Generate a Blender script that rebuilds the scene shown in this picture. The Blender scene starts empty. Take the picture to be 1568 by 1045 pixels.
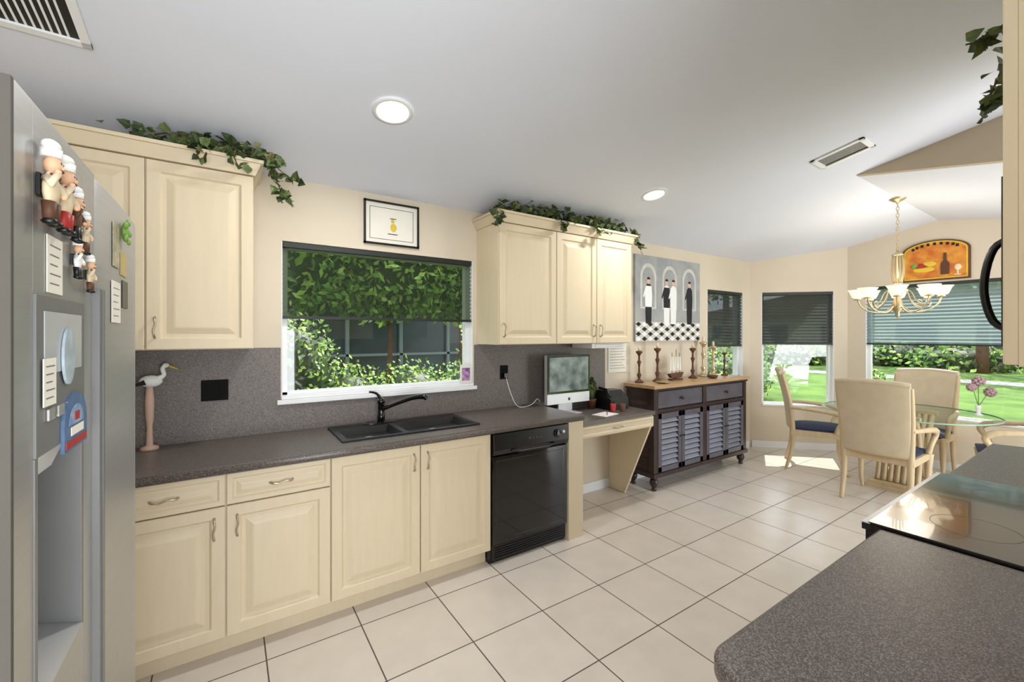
import bpy, bmesh, math, random
from mathutils import Matrix, Vector
random.seed(7)
W=3.01; H0=2.506; SL=.19; RY=1.33; RX=4.27; XE=6.716
def ceil_z(y,x=0):
    if x>RX and y<RY: return H0+SL*(W-RY)-SL*(RY-y)
    return H0+SL*(W-y)
# ---------------------------------------------------------------- materials
def lin(c):
    return tuple(((v/255)/12.92 if v/255<=.04045 else (((v/255)+.055)/1.055)**2.4) for v in c)+(1,)
def newmat(n):
    m=bpy.data.materials.new(n); m.use_nodes=True
    nt=m.node_tree; return m,nt,nt.nodes['Principled BSDF']
def M(n,c,rough=.5,metal=0,var=0,scale=8,emit=0,stretch=None,c2=None,bump=0,spec=.5,coat=0):
    m,nt,b=newmat(n); col=lin(c)
    b.inputs['Base Color'].default_value=col
    b.inputs['Roughness'].default_value=rough; b.inputs['Metallic'].default_value=metal
    b.inputs['Specular IOR Level'].default_value=spec
    if coat: b.inputs['Coat Weight'].default_value=coat
    if emit:
        b.inputs['Emission Color'].default_value=col; b.inputs['Emission Strength'].default_value=emit
    if var or c2 or bump:
        tc=nt.nodes.new('ShaderNodeTexCoord'); mp=nt.nodes.new('ShaderNodeMapping')
        nt.links.new(tc.outputs['Object'],mp.inputs['Vector'])
        if stretch: mp.inputs['Scale'].default_value=stretch
        nz=nt.nodes.new('ShaderNodeTexNoise'); nz.inputs['Scale'].default_value=scale; nz.inputs['Detail'].default_value=4
        nt.links.new(mp.outputs[0],nz.inputs['Vector'])
        if var or c2:
            r=nt.nodes.new('ShaderNodeValToRGB')
            r.color_ramp.elements[0].position=.35; r.color_ramp.elements[1].position=.65
            if c2: a,bb=col,lin(c2)
            else:
                a=tuple(v*(1-var) for v in col[:3])+(1,); bb=tuple(min(1,v*(1+var)) for v in col[:3])+(1,)
            r.color_ramp.elements[0].color=a; r.color_ramp.elements[1].color=bb
            nt.links.new(nz.outputs['Fac'],r.inputs[0]); nt.links.new(r.outputs[0],b.inputs['Base Color'])
        if bump:
            bp=nt.nodes.new('ShaderNodeBump'); bp.inputs['Strength'].default_value=bump; bp.inputs['Distance'].default_value=.01
            nt.links.new(nz.outputs['Fac'],bp.inputs['Height']); nt.links.new(bp.outputs[0],b.inputs['Normal'])
    return m
def speckle(n,c1,c2,c3,rough=.35):
    m,nt,b=newmat(n); b.inputs['Roughness'].default_value=rough
    tc=nt.nodes.new('ShaderNodeTexCoord')
    n1=nt.nodes.new('ShaderNodeTexNoise'); n1.inputs['Scale'].default_value=330; n1.inputs['Detail'].default_value=2
    nt.links.new(tc.outputs['Object'],n1.inputs['Vector'])
    r=nt.nodes.new('ShaderNodeValToRGB'); e=r.color_ramp.elements
    e[0].position=.36; e[0].color=lin(c1); e[1].position=.66; e[1].color=lin(c3)
    k=r.color_ramp.elements.new(.5); k.color=lin(c2)
    nt.links.new(n1.outputs['Fac'],r.inputs[0]); nt.links.new(r.outputs[0],b.inputs['Base Color'])
    return m
def tilemat():
    m,nt,b=newmat('floor_tile'); N=nt.nodes.new; L=nt.links.new
    tc=N('ShaderNodeTexCoord'); sp=N('ShaderNodeSeparateXYZ'); L(tc.outputs['Object'],sp.inputs[0])
    def ax(out,off,size):
        a=N('ShaderNodeMath'); a.operation='SUBTRACT'; L(out,a.inputs[0]); a.inputs[1].default_value=off
        d=N('ShaderNodeMath'); d.operation='DIVIDE'; L(a.outputs[0],d.inputs[0]); d.inputs[1].default_value=size
        f=N('ShaderNodeMath'); f.operation='FRACT'; L(d.outputs[0],f.inputs[0])
        i=N('ShaderNodeMath'); i.operation='SUBTRACT'; i.inputs[0].default_value=1; L(f.outputs[0],i.inputs[1])
        mn=N('ShaderNodeMath'); mn.operation='MINIMUM'; L(f.outputs[0],mn.inputs[0]); L(i.outputs[0],mn.inputs[1])
        fl=N('ShaderNodeMath'); fl.operation='FLOOR'; L(d.outputs[0],fl.inputs[0])
        return mn.outputs[0],fl.outputs[0]
    mx,fx=ax(sp.outputs[0],.148,.43); my,fy=ax(sp.outputs[1],.995,.43)
    mm=N('ShaderNodeMath'); mm.operation='MINIMUM'; L(mx,mm.inputs[0]); L(my,mm.inputs[1])
    lt=N('ShaderNodeMath'); lt.operation='LESS_THAN'; L(mm.outputs[0],lt.inputs[0]); lt.inputs[1].default_value=.0072
    cb=N('ShaderNodeCombineXYZ'); L(fx,cb.inputs[0]); L(fy,cb.inputs[1])
    wn=N('ShaderNodeTexWhiteNoise'); L(cb.outputs[0],wn.inputs['Vector'])
    nz=N('ShaderNodeTexNoise'); nz.inputs['Scale'].default_value=5; nz.inputs['Detail'].default_value=5; L(tc.outputs['Object'],nz.inputs['Vector'])
    ad=N('ShaderNodeMath'); ad.operation='MULTIPLY_ADD'; L(wn.outputs['Value'],ad.inputs[0]); ad.inputs[1].default_value=.35; L(nz.outputs['Fac'],ad.inputs[2])
    r=N('ShaderNodeValToRGB'); e=r.color_ramp.elements; e[0].position=.3; e[0].color=lin((208,198,186)); e[1].position=.95; e[1].color=lin((221,212,201))
    L(ad.outputs[0],r.inputs[0])
    mi=N('ShaderNodeMixRGB'); L(lt.outputs[0],mi.inputs[0]); L(r.outputs[0],mi.inputs[1]); mi.inputs[2].default_value=lin((84,76,72))
    L(mi.outputs[0],b.inputs['Base Color'])
    rr=N('ShaderNodeMath'); rr.operation='MULTIPLY_ADD'; L(lt.outputs[0],rr.inputs[0]); rr.inputs[1].default_value=.5; rr.inputs[2].default_value=.24
    L(rr.outputs[0],b.inputs['Roughness'])
    return m
def glassmat(n,tint=(1,1,1),gl=.08,rough=0):
    m=bpy.data.materials.new(n); m.use_nodes=True; nt=m.node_tree; nt.nodes.clear(); N=nt.nodes.new
    o=N('ShaderNodeOutputMaterial'); mx=N('ShaderNodeMixShader'); t=N('ShaderNodeBsdfTransparent'); g=N('ShaderNodeBsdfGlossy')
    t.inputs[0].default_value=tint+(1,); g.inputs['Roughness'].default_value=rough
    mx.inputs[0].default_value=gl
    nt.links.new(t.outputs[0],mx.inputs[1]); nt.links.new(g.outputs[0],mx.inputs[2]); nt.links.new(mx.outputs[0],o.inputs[0]); return m
def shademat(n,c,tr,tint,tl=.5):
    m=bpy.data.materials.new(n); m.use_nodes=True; nt=m.node_tree; nt.nodes.clear(); N=nt.nodes.new
    o=N('ShaderNodeOutputMaterial'); mx=N('ShaderNodeMixShader'); t=N('ShaderNodeBsdfTransparent'); g=N('ShaderNodeBsdfDiffuse')
    tl_=N('ShaderNodeBsdfTranslucent'); m2=N('ShaderNodeMixShader'); m2.inputs[0].default_value=tl
    t.inputs[0].default_value=tint+(1,); g.inputs[0].default_value=lin(c); tl_.inputs[0].default_value=lin(c); mx.inputs[0].default_value=tr
    nt.links.new(g.outputs[0],m2.inputs[1]); nt.links.new(tl_.outputs[0],m2.inputs[2])
    nt.links.new(m2.outputs[0],mx.inputs[1]); nt.links.new(t.outputs[0],mx.inputs[2]); nt.links.new(mx.outputs[0],o.inputs[0]); return m
def leafmat(n,c1,c2,scale=6):
    m=M(n,c1,.55,c2=c2,scale=scale); return m
WALL=M('wall_paint',(215,203,183),.9,var=.015,scale=3)
CEIL=M('ceiling_paint',(224,228,239),.95,var=.01,scale=2)
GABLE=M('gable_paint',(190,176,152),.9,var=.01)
TRIM=M('white_trim',(234,235,236),.45,var=.01)
CAB=M('cream_cabinet',(217,201,171),.45,var=.016,scale=4,stretch=(10,10,1))
CABH=M('cream_cabinet_horizontal',(217,201,171),.45,var=.016,scale=4,stretch=(1,10,10))
CTR=speckle('speckled_laminate',(64,58,54),(90,82,77),(136,127,119),.32)
BSP=speckle('speckled_backsplash',(80,73,69),(106,98,94),(144,135,129),.5)
FLOOR=tilemat()
NICK=M('antique_nickel',(180,168,146),.35,.9,var=.05)
BLK=M('black_plastic',(14,14,15),.3,var=.1)
BLKG=M('black_gloss',(9,9,10),.08,var=.1,coat=.3)
BLKM=M('black_composite',(18,18,18),.45,var=.15,scale=200)
STEEL=M('brushed_steel',(174,174,173),.38,.65,var=.03,scale=4,stretch=(1,1,40))
STEELD=M('grey_side_panel',(88,84,78),.7,.0,var=.02,spec=.2)
DISPG=M('dispenser_grey',(118,118,117),.45,.2,var=.03)
GLASS=glassmat('window_glass',(.97,.98,.98),.04)
TGLASS=glassmat('table_glass',(.93,.975,.95),.12,.02)
TEDGE=M('glass_edge',(150,185,165),.15,var=.05)
SH1=shademat('pleated_shade_green',(86,94,80),.46,(.72,.78,.66),.5)
SH2=shademat('pleated_shade_dark',(84,87,86),.12,(.72,.75,.74),.45)
SH3=shademat('pleated_shade_teal',(158,172,178),.26,(.80,.86,.90),.66)
SHR=M('shade_rail',(34,38,36),.5,var=.05)
LEAFI=[leafmat('ivy_dark',(38,54,26),(62,80,38),30),leafmat('ivy_mid',(72,90,46),(98,112,60),30),leafmat('ivy_pale',(140,140,92),(120,110,66),30)]
VINE=M('vine_stem',(84,66,42),.8,var=.2)
WOODT=M('honey_wood',(186,152,112),.35,var=.12,scale=4,stretch=(1,12,12))
DARKW=M('dark_mahogany',(52,38,38),.3,var=.2,scale=5,stretch=(8,8,1))
SHEENW=M('dark_wood_painted_sheen',(88,86,94),.28,var=.12,scale=6)  # bluish reflection on the dark wood fronts, painted into the base colour
CHW=M('champagne_wood',(202,180,144),.4,var=.06,scale=6,stretch=(6,6,1))
UPH=M('cream_leather',(204,188,160),.45,var=.04,scale=12,bump=.08)
NAVY=M('navy_cushion',(34,42,74),.8,var=.15,scale=40)
BRASS=M('brushed_brass',(200,182,146),.35,.8,var=.05)
SHADEG=M('frosted_shade',(255,230,190),.4,emit=1.15,var=.02)
LAMP=M('lamp_emitter',(255,250,240),.5,emit=9,var=.01)
WHT=M('white_paint',(240,240,238),.5,var=.01)
PAPER=M('paper',(232,228,216),.8,var=.02)
YEL=M('yellow_ink',(222,190,60),.7,var=.1)
RED=M('red_paint',(170,40,34),.5,var=.08)
SKIN=M('figurine_skin',(222,176,140),.6,var=.05)
BROWN=M('brown_paint',(92,56,34),.6,var=.15)
GRNP=M('green_paint',(120,160,70),.6,var=.1)
ALU=M('aluminium',(216,216,219),.35,.3,var=.02)
SCREEN=M('computer_screen',(84,94,102),.12,c2=(180,188,190),scale=7)
# ---------------------------------------------------------------- builder
class B:
    def __init__(s,mx=None): s.v=[];s.f=[];s.m=[];s.sm=[];s.mats=[];s.M=mx or Matrix()
    def mi(s,m):
        if m not in s.mats: s.mats.append(m)
        return s.mats.index(m)
    def add(s,vs,fs,m,smooth=False):
        o=len(s.v); k=s.mi(m)
        for p in vs: s.v.append(tuple(s.M@Vector(p)))
        for f in fs: s.f.append([o+i for i in f]); s.m.append(k); s.sm.append(smooth)
    def box(s,x0,x1,y0,y1,z0,z1,m):
        s.add([(x0,y0,z0),(x1,y0,z0),(x1,y1,z0),(x0,y1,z0),(x0,y0,z1),(x1,y0,z1),(x1,y1,z1),(x0,y1,z1)],
              [(0,3,2,1),(4,5,6,7),(0,1,5,4),(1,2,6,5),(2,3,7,6),(3,0,4,7)],m)
    def frus(s,r0,z0,r1,z1,m):
        a,b,c,d=r0; e,f,g,h=r1
        s.add([(a,c,z0),(b,c,z0),(b,d,z0),(a,d,z0),(e,g,z1),(f,g,z1),(f,h,z1),(e,h,z1)],
              [(0,3,2,1),(4,5,6,7),(0,1,5,4),(1,2,6,5),(2,3,7,6),(3,0,4,7)],m)
    def prism(s,poly,ax,a0,a1,m,smooth=False):
        n=len(poly)
        def P(p,a):
            if ax=='x': return (a,p[0],p[1])
            if ax=='y': return (p[0],a,p[1])
            return (p[0],p[1],a)
        vs=[P(p,a0) for p in poly]+[P(p,a1) for p in poly]
        s.add(vs,[tuple(range(n)),tuple(range(2*n-1,n-1,-1))],m)
        s.add(vs,[(i,(i+1)%n,n+(i+1)%n,n+i) for i in range(n)],m,smooth)
    def lathe(s,prof,c,m,seg=20,smooth=True,ax='z',sc=(1,1),caps=True):
        vs=[];n=len(prof)
        for (r,h) in prof:
            for i in range(seg):
                a=2*math.pi*i/seg; u,w=r*math.cos(a)*sc[0],r*math.sin(a)*sc[1]
                if ax=='z': vs.append((c[0]+u,c[1]+w,c[2]+h))
                elif ax=='y': vs.append((c[0]+u,c[1]+h,c[2]+w))
                else: vs.append((c[0]+h,c[1]+u,c[2]+w))
        fs=[(j*seg+i,j*seg+(i+1)%seg,(j+1)*seg+(i+1)%seg,(j+1)*seg+i) for j in range(n-1) for i in range(seg)]
        s.add(vs,fs,m,smooth)
        if caps: s.add(vs[:seg],[tuple(range(seg))],m); s.add(vs[-seg:],[tuple(range(seg))],m)
    def sph(s,c,r,m,seg=14):
        if not hasattr(r,'__len__'): r=(r,r,r)
        vs=[];n=seg//2+1
        for j in range(n):
            t=math.pi*j/(n-1)
            for i in range(seg):
                a=2*math.pi*i/seg; q=max(math.sin(t),.01)
                vs.append((c[0]+r[0]*q*math.cos(a),c[1]+r[1]*q*math.sin(a),c[2]+r[2]*math.cos(t)))
        s.add(vs,[(j*seg+i,j*seg+(i+1)%seg,(j+1)*seg+(i+1)%seg,(j+1)*seg+i) for j in range(n-1) for i in range(seg)],m,True)
    def tube(s,pts,r,m,seg=8,smooth=True,sub=1):
        pts=[Vector(p) for p in pts]
        rs=list(r) if hasattr(r,'__len__') else [r]*len(pts)
        if sub>1:
            q=[];qr=[]
            for i in range(len(pts)-1):
                p0=pts[max(i-1,0)];p1=pts[i];p2=pts[i+1];p3=pts[min(i+2,len(pts)-1)]
                for k in range(sub):
                    t=k/sub
                    q.append(.5*((2*p1)+(p2-p0)*t+(2*p0-5*p1+4*p2-p3)*t*t+(3*p1-p0-3*p2+p3)*t**3)); qr.append(rs[i]*(1-t)+rs[i+1]*t)
            q.append(pts[-1]); qr.append(rs[-1]); pts,rs=q,qr
        n=len(pts); T=[(pts[min(i+1,n-1)]-pts[max(i-1,0)]).normalized() for i in range(n)]
        up=Vector((0,0,1)) if abs(T[0].z)<.9 else Vector((1,0,0))
        nn=(up-T[0]*up.dot(T[0])).normalized(); vs=[]
        for i in range(n):
            nn=(nn-T[i]*nn.dot(T[i])).normalized(); bn=T[i].cross(nn)
            for k in range(seg):
                a=2*math.pi*(k+.5)/seg; vs.append(pts[i]+(nn*math.cos(a)+bn*math.sin(a))*rs[i])
        fs=[(j*seg+i,j*seg+(i+1)%seg,(j+1)*seg+(i+1)%seg,(j+1)*seg+i) for j in range(n-1) for i in range(seg)]
        s.add(vs,fs,m,smooth); s.add(vs[:seg],[tuple(range(seg))],m); s.add(vs[-seg:],[tuple(range(seg))],m)
    def panel(s,x0,x1,z0,z1,yb,th,m,rings=None,flip=-1):
        yf=yb+flip*th
        if rings is None: rings=[(0,.003),(.003,0),(.052,0),(.060,.011),(.076,.011),(.105,.001),(.112,0.0)]
        w=min(x1-x0,z1-z0)
        sc=min(1,(w/2-.012)/.112) if rings[-1][0]>=.1 else 1
        vs=[(x0,yb,z0),(x1,yb,z0),(x1,yb,z1),(x0,yb,z1)];fs=[(0,1,2,3)]
        for (i,d) in rings:
            i*=sc; y=yf-flip*d
            vs+=[(x0+i,y,z0+i),(x1-i,y,z0+i),(x1-i,y,z1-i),(x0+i,y,z1-i)]
        for j in range(len(rings)):
            for k in range(4): fs.append((4*j+k,4*j+(k+1)%4,4*j+4+(k+1)%4,4*j+4+k))
        e=4*len(rings); fs.append((e,e+1,e+2,e+3))
        s.add(vs,fs,m)
    def done(s,name,bevel=0,parent=None):
        me=bpy.data.meshes.new(name); me.from_pydata(s.v,[],s.f)
        for m in s.mats: me.materials.append(m)
        for p,k,sm in zip(me.polygons,s.m,s.sm): p.material_index=k; p.use_smooth=sm
        bm=bmesh.new(); bm.from_mesh(me); bmesh.ops.remove_doubles(bm,verts=bm.verts,dist=1e-5)
        bmesh.ops.recalc_face_normals(bm,faces=bm.faces); bm.to_mesh(me); bm.free()
        o=bpy.data.objects.new(name,me); bpy.context.collection.objects.link(o)
        if bevel:
            md=o.modifiers.new('bevel','BEVEL'); md.width=bevel; md.segments=2; md.limit_method='ANGLE'; md.angle_limit=math.radians(50)
        if parent: o.parent=parent
        return o
def TR(x,y,z,rz=0): return Matrix.Translation((x,y,z))@Matrix.Rotation(rz,4,'Z')
# ---------------------------------------------------------------- room shell
def wall(name,p0,p1,h0,h1,holes,th=.14,mat=WALL):
    d=Vector((p1[0]-p0[0],p1[1]-p0[1])); L=d.length; ang=math.atan2(d.y,d.x)
    b=B(TR(p0[0],p0[1],0,ang)); u=0
    for (u0,u1,z0,z1) in sorted(holes):
        if u0>u: b.box(u,u0,0,th,0,h1,mat)
        b.box(u0,u1,0,th,0,z0,mat); b.box(u0,u1,0,th,z1,h1,mat); u=u1
    if u<L: b.box(u,L,0,th,0,h1,mat)
    return b.done(name),b.M,L
w,_,_=wall('wall_back',(-1.05,W),(5.89,W),0,2.56,[(.275+1.05,1.63+1.05,1.115,2.11),(4.89+1.05,5.71+1.05,.94,2.08)])
w,MB,LB=wall('wall_bay',(5.89,W),(XE,W-(XE-5.89)),0,2.9,[(.146,1.01,.565,2.09)])
w,ME,LE=wall('wall_end',(XE,W-(XE-5.89)),(XE,.48),0,3.0,[(2.184-1.996,2.184-.67,.565,2.12)])
w,_,_=wall('wall_bay_near',(XE,.48),(6.066,-.17),0,2.9,[])
w,_,_=wall('wall_right',(3.75,-.17),(.75,-.17),0,3.12,[])
w,_,_=wall('wall_left',(-1.05,-.9),(-1.05,W),0,3.3,[])
b=B(); b.box(-1.3,6.95,-4.5,3.15,-.1,0,FLOOR); floor=b.done('floor')
b=B()
def csl(x0,x1,y0,z0,y1,z1):
    b.add([(x0,y0,z0),(x1,y0,z0),(x1,y1,z1),(x0,y1,z1),(x0,y0,z0+.06),(x1,y0,z0+.06),(x1,y1,z1+.06),(x0,y1,z1+.06)],
      [(0,1,2,3),(7,6,5,4),(0,4,5,1),(1,5,6,2),(2,6,7,3),(3,7,4,0)],CEIL)
csl(-1.15,RX,W+.14,H0-SL*.14,-.9,H0+SL*(W+.9))
zr=H0+SL*(W-RY)
csl(RX,6.9,W+.14,H0-SL*.14,RY,zr); csl(RX,6.9,RY,zr,-.9,zr-SL*(RY+.9))
b.done('ceiling')
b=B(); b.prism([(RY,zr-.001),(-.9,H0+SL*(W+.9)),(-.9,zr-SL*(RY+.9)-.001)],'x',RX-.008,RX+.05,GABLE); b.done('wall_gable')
b=B(); b.box(2.24,5.85,W-.013,W-.001,0,.09,TRIM); b.done('baseboard_back',.002)
b=B(MB); b.box(.02,LB-.02,-.013,-.001,0,.09,TRIM); b.done('baseboard_bay',.002)
b=B(ME); b.box(.02,LE-.02,-.013,-.001,0,.09,TRIM); b.done('baseboard_end',.002)
def window(name,Mx,u0,u1,z0,z1,sill=True):
    b=B(Mx); f=.04
    b.box(u0,u0+f,.05,.11,z0,z1,TRIM); b.box(u1-f,u1,.05,.11,z0,z1,TRIM)
    b.box(u0,u1,.05,.11,z0,z0+f,TRIM); b.box(u0,u1,.05,.11,z1-f,z1,TRIM)
    b.box(u0+f,u1-f,.075,.081,z0+f,z1-f,GLASS)
    if sill: b.box(u0-.0,u1+.0,-.012,.05,z0,z0+.022,TRIM)
    b.box(u0,u0+.006,0,.05,z0,z1,TRIM); b.box(u1-.006,u1,0,.05,z0,z1,TRIM)
    return b.done(name,.002)
def shade(name,Mx,u0,u1,zb,zt,mat,pit=.0125,amp=.009):
    b=B(Mx); n=int((zt-.03-zb)/pit); vs=[]
    for i in range(n+1):
        z=zb+(zt-.03-zb)*i/n; y=.022+(amp if i%2 else -amp)
        vs+=[(u0,y,z),(u1,y,z)]
    b.add(vs,[(2*i,2*i+1,2*i+3,2*i+2) for i in range(n)],mat)
    b.box(u0,u1,.006,.04,zt-.03,zt,SHR); b.box(u0,u1,.01,.036,zb-.018,zb,SHR)
    return b.done(name)
MW=TR(-1.05,W,0)
window('window_1',MW,.275+1.05,1.63+1.05,1.115,2.11); shade('pleated_window_shade',MW,.285+1.05,1.62+1.05,1.64,2.105,SH1,.0155,.012)
window('window_2',MW,4.89+1.05,5.71+1.05,.94,2.08); shade('pleated_window_shade',MW,4.9+1.05,5.70+1.05,1.385,2.075,SH2,.02,.012)
window('window_3',MB,.146,1.01,.565,2.09); shade('pleated_window_shade',MB,.155,1.0,1.405,2.085,SH2,.02,.012)
window('window_4',ME,2.184-1.996,2.184-.67,.565,2.12); shade('pleated_window_shade',ME,.197,1.505,1.415,2.115,SH3,.02,.012)
b=B(); b.box(.25,1.655,W-.03,W-.001,1.085,1.114,TRIM); b.done('trim_1',.004)
def vent(x0,x1,y0,y1):
    c=B()
    xs=[x0+.03+i*.022 for i in range(int((x1-x0-.06)/.022)+1)]
    def pt(x,y,o): return (x,y,ceil_z(y,x)-o)
    def slab(xa,xb,ya,yb,o0,o1,m,tilt=0):
        vs=[pt(xa,ya,o0),pt(xb,ya,o0+tilt),pt(xb,yb,o0+tilt),pt(xa,yb,o0),pt(xa,ya,o1),pt(xb,ya,o1+tilt),pt(xb,yb,o1+tilt),pt(xa,yb,o1)]
        c.add(vs,[(0,3,2,1),(4,5,6,7),(0,1,5,4),(1,2,6,5),(2,3,7,6),(3,0,4,7)],m)
    slab(x0+.01,x1-.01,y0+.01,y1-.01,.001,.003,BLKM)
    for (a,bb,cc,d) in ((x0,x0+.028,y0,y1),(x1-.028,x1,y0,y1),(x0,x1,y0,y0+.028),(x0,x1,y1-.028,y1)): slab(a,bb,cc,d,.002,.012,TRIM)
    for x in xs[:-1]: slab(x+.004,x+.011,y0+.026,y1-.026,.004,.005,TRIM,-.001)
    return c.done('ceiling_air_vent')
vent(-1.0,-.44,1.72,2.29); vent(3.60,3.83,1.08,1.40)
def can(x,y):
    z=ceil_z(y,x); ang=-math.atan(SL)
    mx=Matrix.Translation((x,y,z))@Matrix.Rotation(ang,4,'X')
    b=B(mx); b.lathe([(.102,-.002),(.102,-.008),(.082,-.012),(.078,-.004)],(0,0,0),TRIM,32,caps=False)
    b.lathe([(.077,-.004),(.05,-.007),(.002,-.008)],(0,0,0),LAMP,32); b.done('recessed_ceiling_light')
    l=bpy.data.lights.new('can_lamp','AREA'); l.shape='DISK'; l.size=.15; l.energy=15; l.color=(1,.98,.95)
    o=bpy.data.objects.new('recessed_lamp',l); bpy.context.collection.objects.link(o); o.matrix_world=mx@Matrix.Translation((0,0,-.02))
for p in ((.70,2.15),(2.86,2.22)): can(*p)
# ---------------------------------------------------------------- cabinets
YD=2.395
def pull(b,x,z,vert,y,m=NICK,L=.1,flip=-1):
    h=L/2
    if vert: pts=[(x,y,z-h),(x,y+flip*.024,z-h*.8),(x-.004,y+flip*.028,z-h*.3),(x+.004,y+flip*.028,z+h*.3),(x,y+flip*.024,z+h*.8),(x,y,z+h)]
    else: pts=[(x-h,y,z),(x-h*.8,y+flip*.024,z),(x-h*.3,y+flip*.028,z-.004),(x+h*.3,y+flip*.028,z+.004),(x+h*.8,y+flip*.024,z),(x+h,y,z)]
    b.tube(pts,[.006,.0045,.004,.004,.0045,.006],m,8,sub=4)
b=B()
b.box(-1.03,1.433,YD+.02,W-.002,.10,.873,CAB); b.box(-1.03,1.433,YD+.075,W-.002,.0,.10,CAB)
g=.003
for i,(x0,x1) in enumerate([(-.46,-.01),(-.01,.45)]):
    b.panel(x0+g,x1-g,.72+g,.868,YD+.02,.02,CABH,[(0,.003),(.003,0),(.022,0),(.030,.007),(.038,.007),(.055,.001),(.06,0)])
    b.panel(x0+g,x1-g,.105,.72-g,YD+.02,.02,CAB)
    pull(b,(x0+x1)/2,.795,False,YD)
b.panel(-.9,-.46-g,.105,.868,YD+.02,.02,CAB)
pull(b,-.055,.62,True,YD); pull(b,.035,.62,True,YD)
for x0,x1 in ((.45,.947),(.947,1.433)): b.panel(x0+g,x1-g,.105,.868,YD+.02,.02,CAB)
pull(b,.905,.77,True,YD); pull(b,.99,.77,True,YD)
b.done('base_cabinet',.0015)
b=B(); b.box(2.088,2.23,YD-.02,W-.002,0,.873,CAB); b.done('cabinet_end_panel',.002)
SX0,SX1,SY0,SY1=.53,1.41,2.50,2.93
def ctop(name,x0,x1,y0,y1,hole=None,zt=.914,th=.04,rc=0):
    b=B()
    if hole:
        a,c,d,e=hole
        b.box(x0,a,y0,y1,zt-th,zt,CTR); b.box(c,x1,y0,y1,zt-th,zt,CTR); b.box(a,c,y0,d,zt-th,zt,CTR); b.box(a,c,e,y1,zt-th,zt,CTR)
        b.prism([(y0+.0002,.876),(y0+.0002,.912),(y0-.004,.908),(y0-.006,.894),(y0-.004,.88)],'x',x0,x1,CTR,True)
        return b.done(name)
    poly=[(x0,y0)]+[(x1,y0),(x1,y1)]
    for k in range(9):
        t=math.pi/2*k/8; poly.append((x0+rc-rc*math.sin(t),y1-rc+rc*math.cos(t)))
    if rc==0: poly=[(x0,y0),(x1,y0),(x1,y1),(x0,y1)]
    b.prism(poly,'z',zt-th,zt,CTR); return b.done(name,.008)
ctop('countertop',-1.03,2.235,2.37,W-.002,(SX0+.02,SX1-.02,SY0+.02,SY1-.02))
b=B(); y0,y1=W-.012,W-.0015
b.box(-1.03,.27,y0,y1,.915,1.44,BSP); b.box(.27,1.64,y0,y1,.915,1.084,BSP); b.box(1.64,3.11,y0,y1,.915,1.44,BSP); b.box(2.24,3.11,y0,y1,.835,.915,BSP)
b.done('backsplash_panel')
b=B(); zt=.915
def basin(x0,x1,y0,y1,dz):
    i=.02
    top=[(x0,y0),(x1,y0),(x1,y1),(x0,y1)]; bot=[(x0+i,y0+i),(x1-i,y0+i),(x1-i,y1-i),(x0+i,y1-i)]
    vs=[(p[0],p[1],zt+.008) for p in top]+[(p[0],p[1],zt-dz) for p in bot]
    b.add(vs,[(0,1,5,4),(1,2,6,5),(2,3,7,6),(3,0,4,7),(4,5,6,7)],BLKM)
    b.lathe([(.035,0),(.03,.003),(.008,.002)],((x0+x1)/2,(y0+y1)/2,zt-dz+.001),ALU,20)
bx=[(SX0+.035,SX0+.36),(SX0+.395,SX1-.035)]; by=(SY0+.03,SY1-.10)
for a in bx: basin(a[0],a[1],by[0],by[1],.034)
for (a,c,d,e) in ((SX0,SX1,SY0,by[0]),(SX0,SX1,by[1],SY1),(SX0,bx[0][0],by[0],by[1]),(bx[0][1],bx[1][0],by[0],by[1]),(bx[1][1],SX1,by[0],by[1])):
    b.box(a,c,d,e,zt,zt+.009,BLKM)
b.done('double_bowl_sink')
b=B(); fx,fy,fz=.86,2.885,.9245
b.lathe([(.12,0),(.12,.004),(.05,.008)],(fx,fy,fz),BLKG,24,sc=(1,.28))
b.lathe([(.026,0),(.026,.05),(.022,.06),(.022,.13),(.026,.135),(.024,.16),(.01,.17)],(fx,fy,fz),BLKG,20)
b.tube([(fx,fy,fz+.09),(fx+.08,fy-.06,fz+.13),(fx+.17,fy-.13,fz+.17),(fx+.23,fy-.18,fz+.18),(fx+.25,fy-.195,fz+.165)],[.015,.014,.015,.018,.016],BLKG,12,sub=4)
b.tube([(fx,fy,fz+.155),(fx-.03,fy-.0,fz+.20),(fx-.08,fy-.0,fz+.215)],[.012,.009,.007],BLKG,10,sub=3)
b.done('kitchen_faucet')
# dishwasher
b=B(); x0,x1=1.438,2.082
b.box(x0,x1,YD+.02,W-.05,.02,.87,BLK)
b.panel(x0+.002,x1-.002,.13,.715,YD+.02,.028,BLKG,[(0,.004),(.004,0),(.03,0),(.034,.003),(.036,.003)])
b.prism([(YD+.02,.72),(YD-.012,.725),(YD-.03,.76),(YD-.022,.865),(YD+.02,.868)],'x',x0+.002,x1-.002,BLK)
b.tube([(x0+.14,YD-.028,.745),(x0+.2,YD-.045,.735),(x1-.2,YD-.045,.735),(x1-.14,YD-.028,.745)],.008,BLK,8)
b.lathe([(.032,0),(.03,-.014),(.012,-.02)],(x1-.11,YD-.022,.81),BLKG,20,ax='y')
for i in range(4): b.box(x0+.28+i*.03,x0+.30+i*.03,YD-.03,YD-.02,.80,.812,M('dishwasher_button',(60,60,62),.4,var=.05))
b.lathe([(.012,0),(.011,-.01),(.004,-.012)],(x1-.05,YD-.022,.815),ALU,12,ax='y')
b.box(x0+.005,x1-.005,YD+.01,YD+.06,.02,.125,BLK)
for i in range(5): b.box(x0+.03,x1-.03,YD+.004,YD+.012,.035+i*.016,.042+i*.016,BLKM)
b.box(x0,x1,YD+.03,YD+.07,0,.02,BLK)
b.done('dishwasher',.002)
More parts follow.
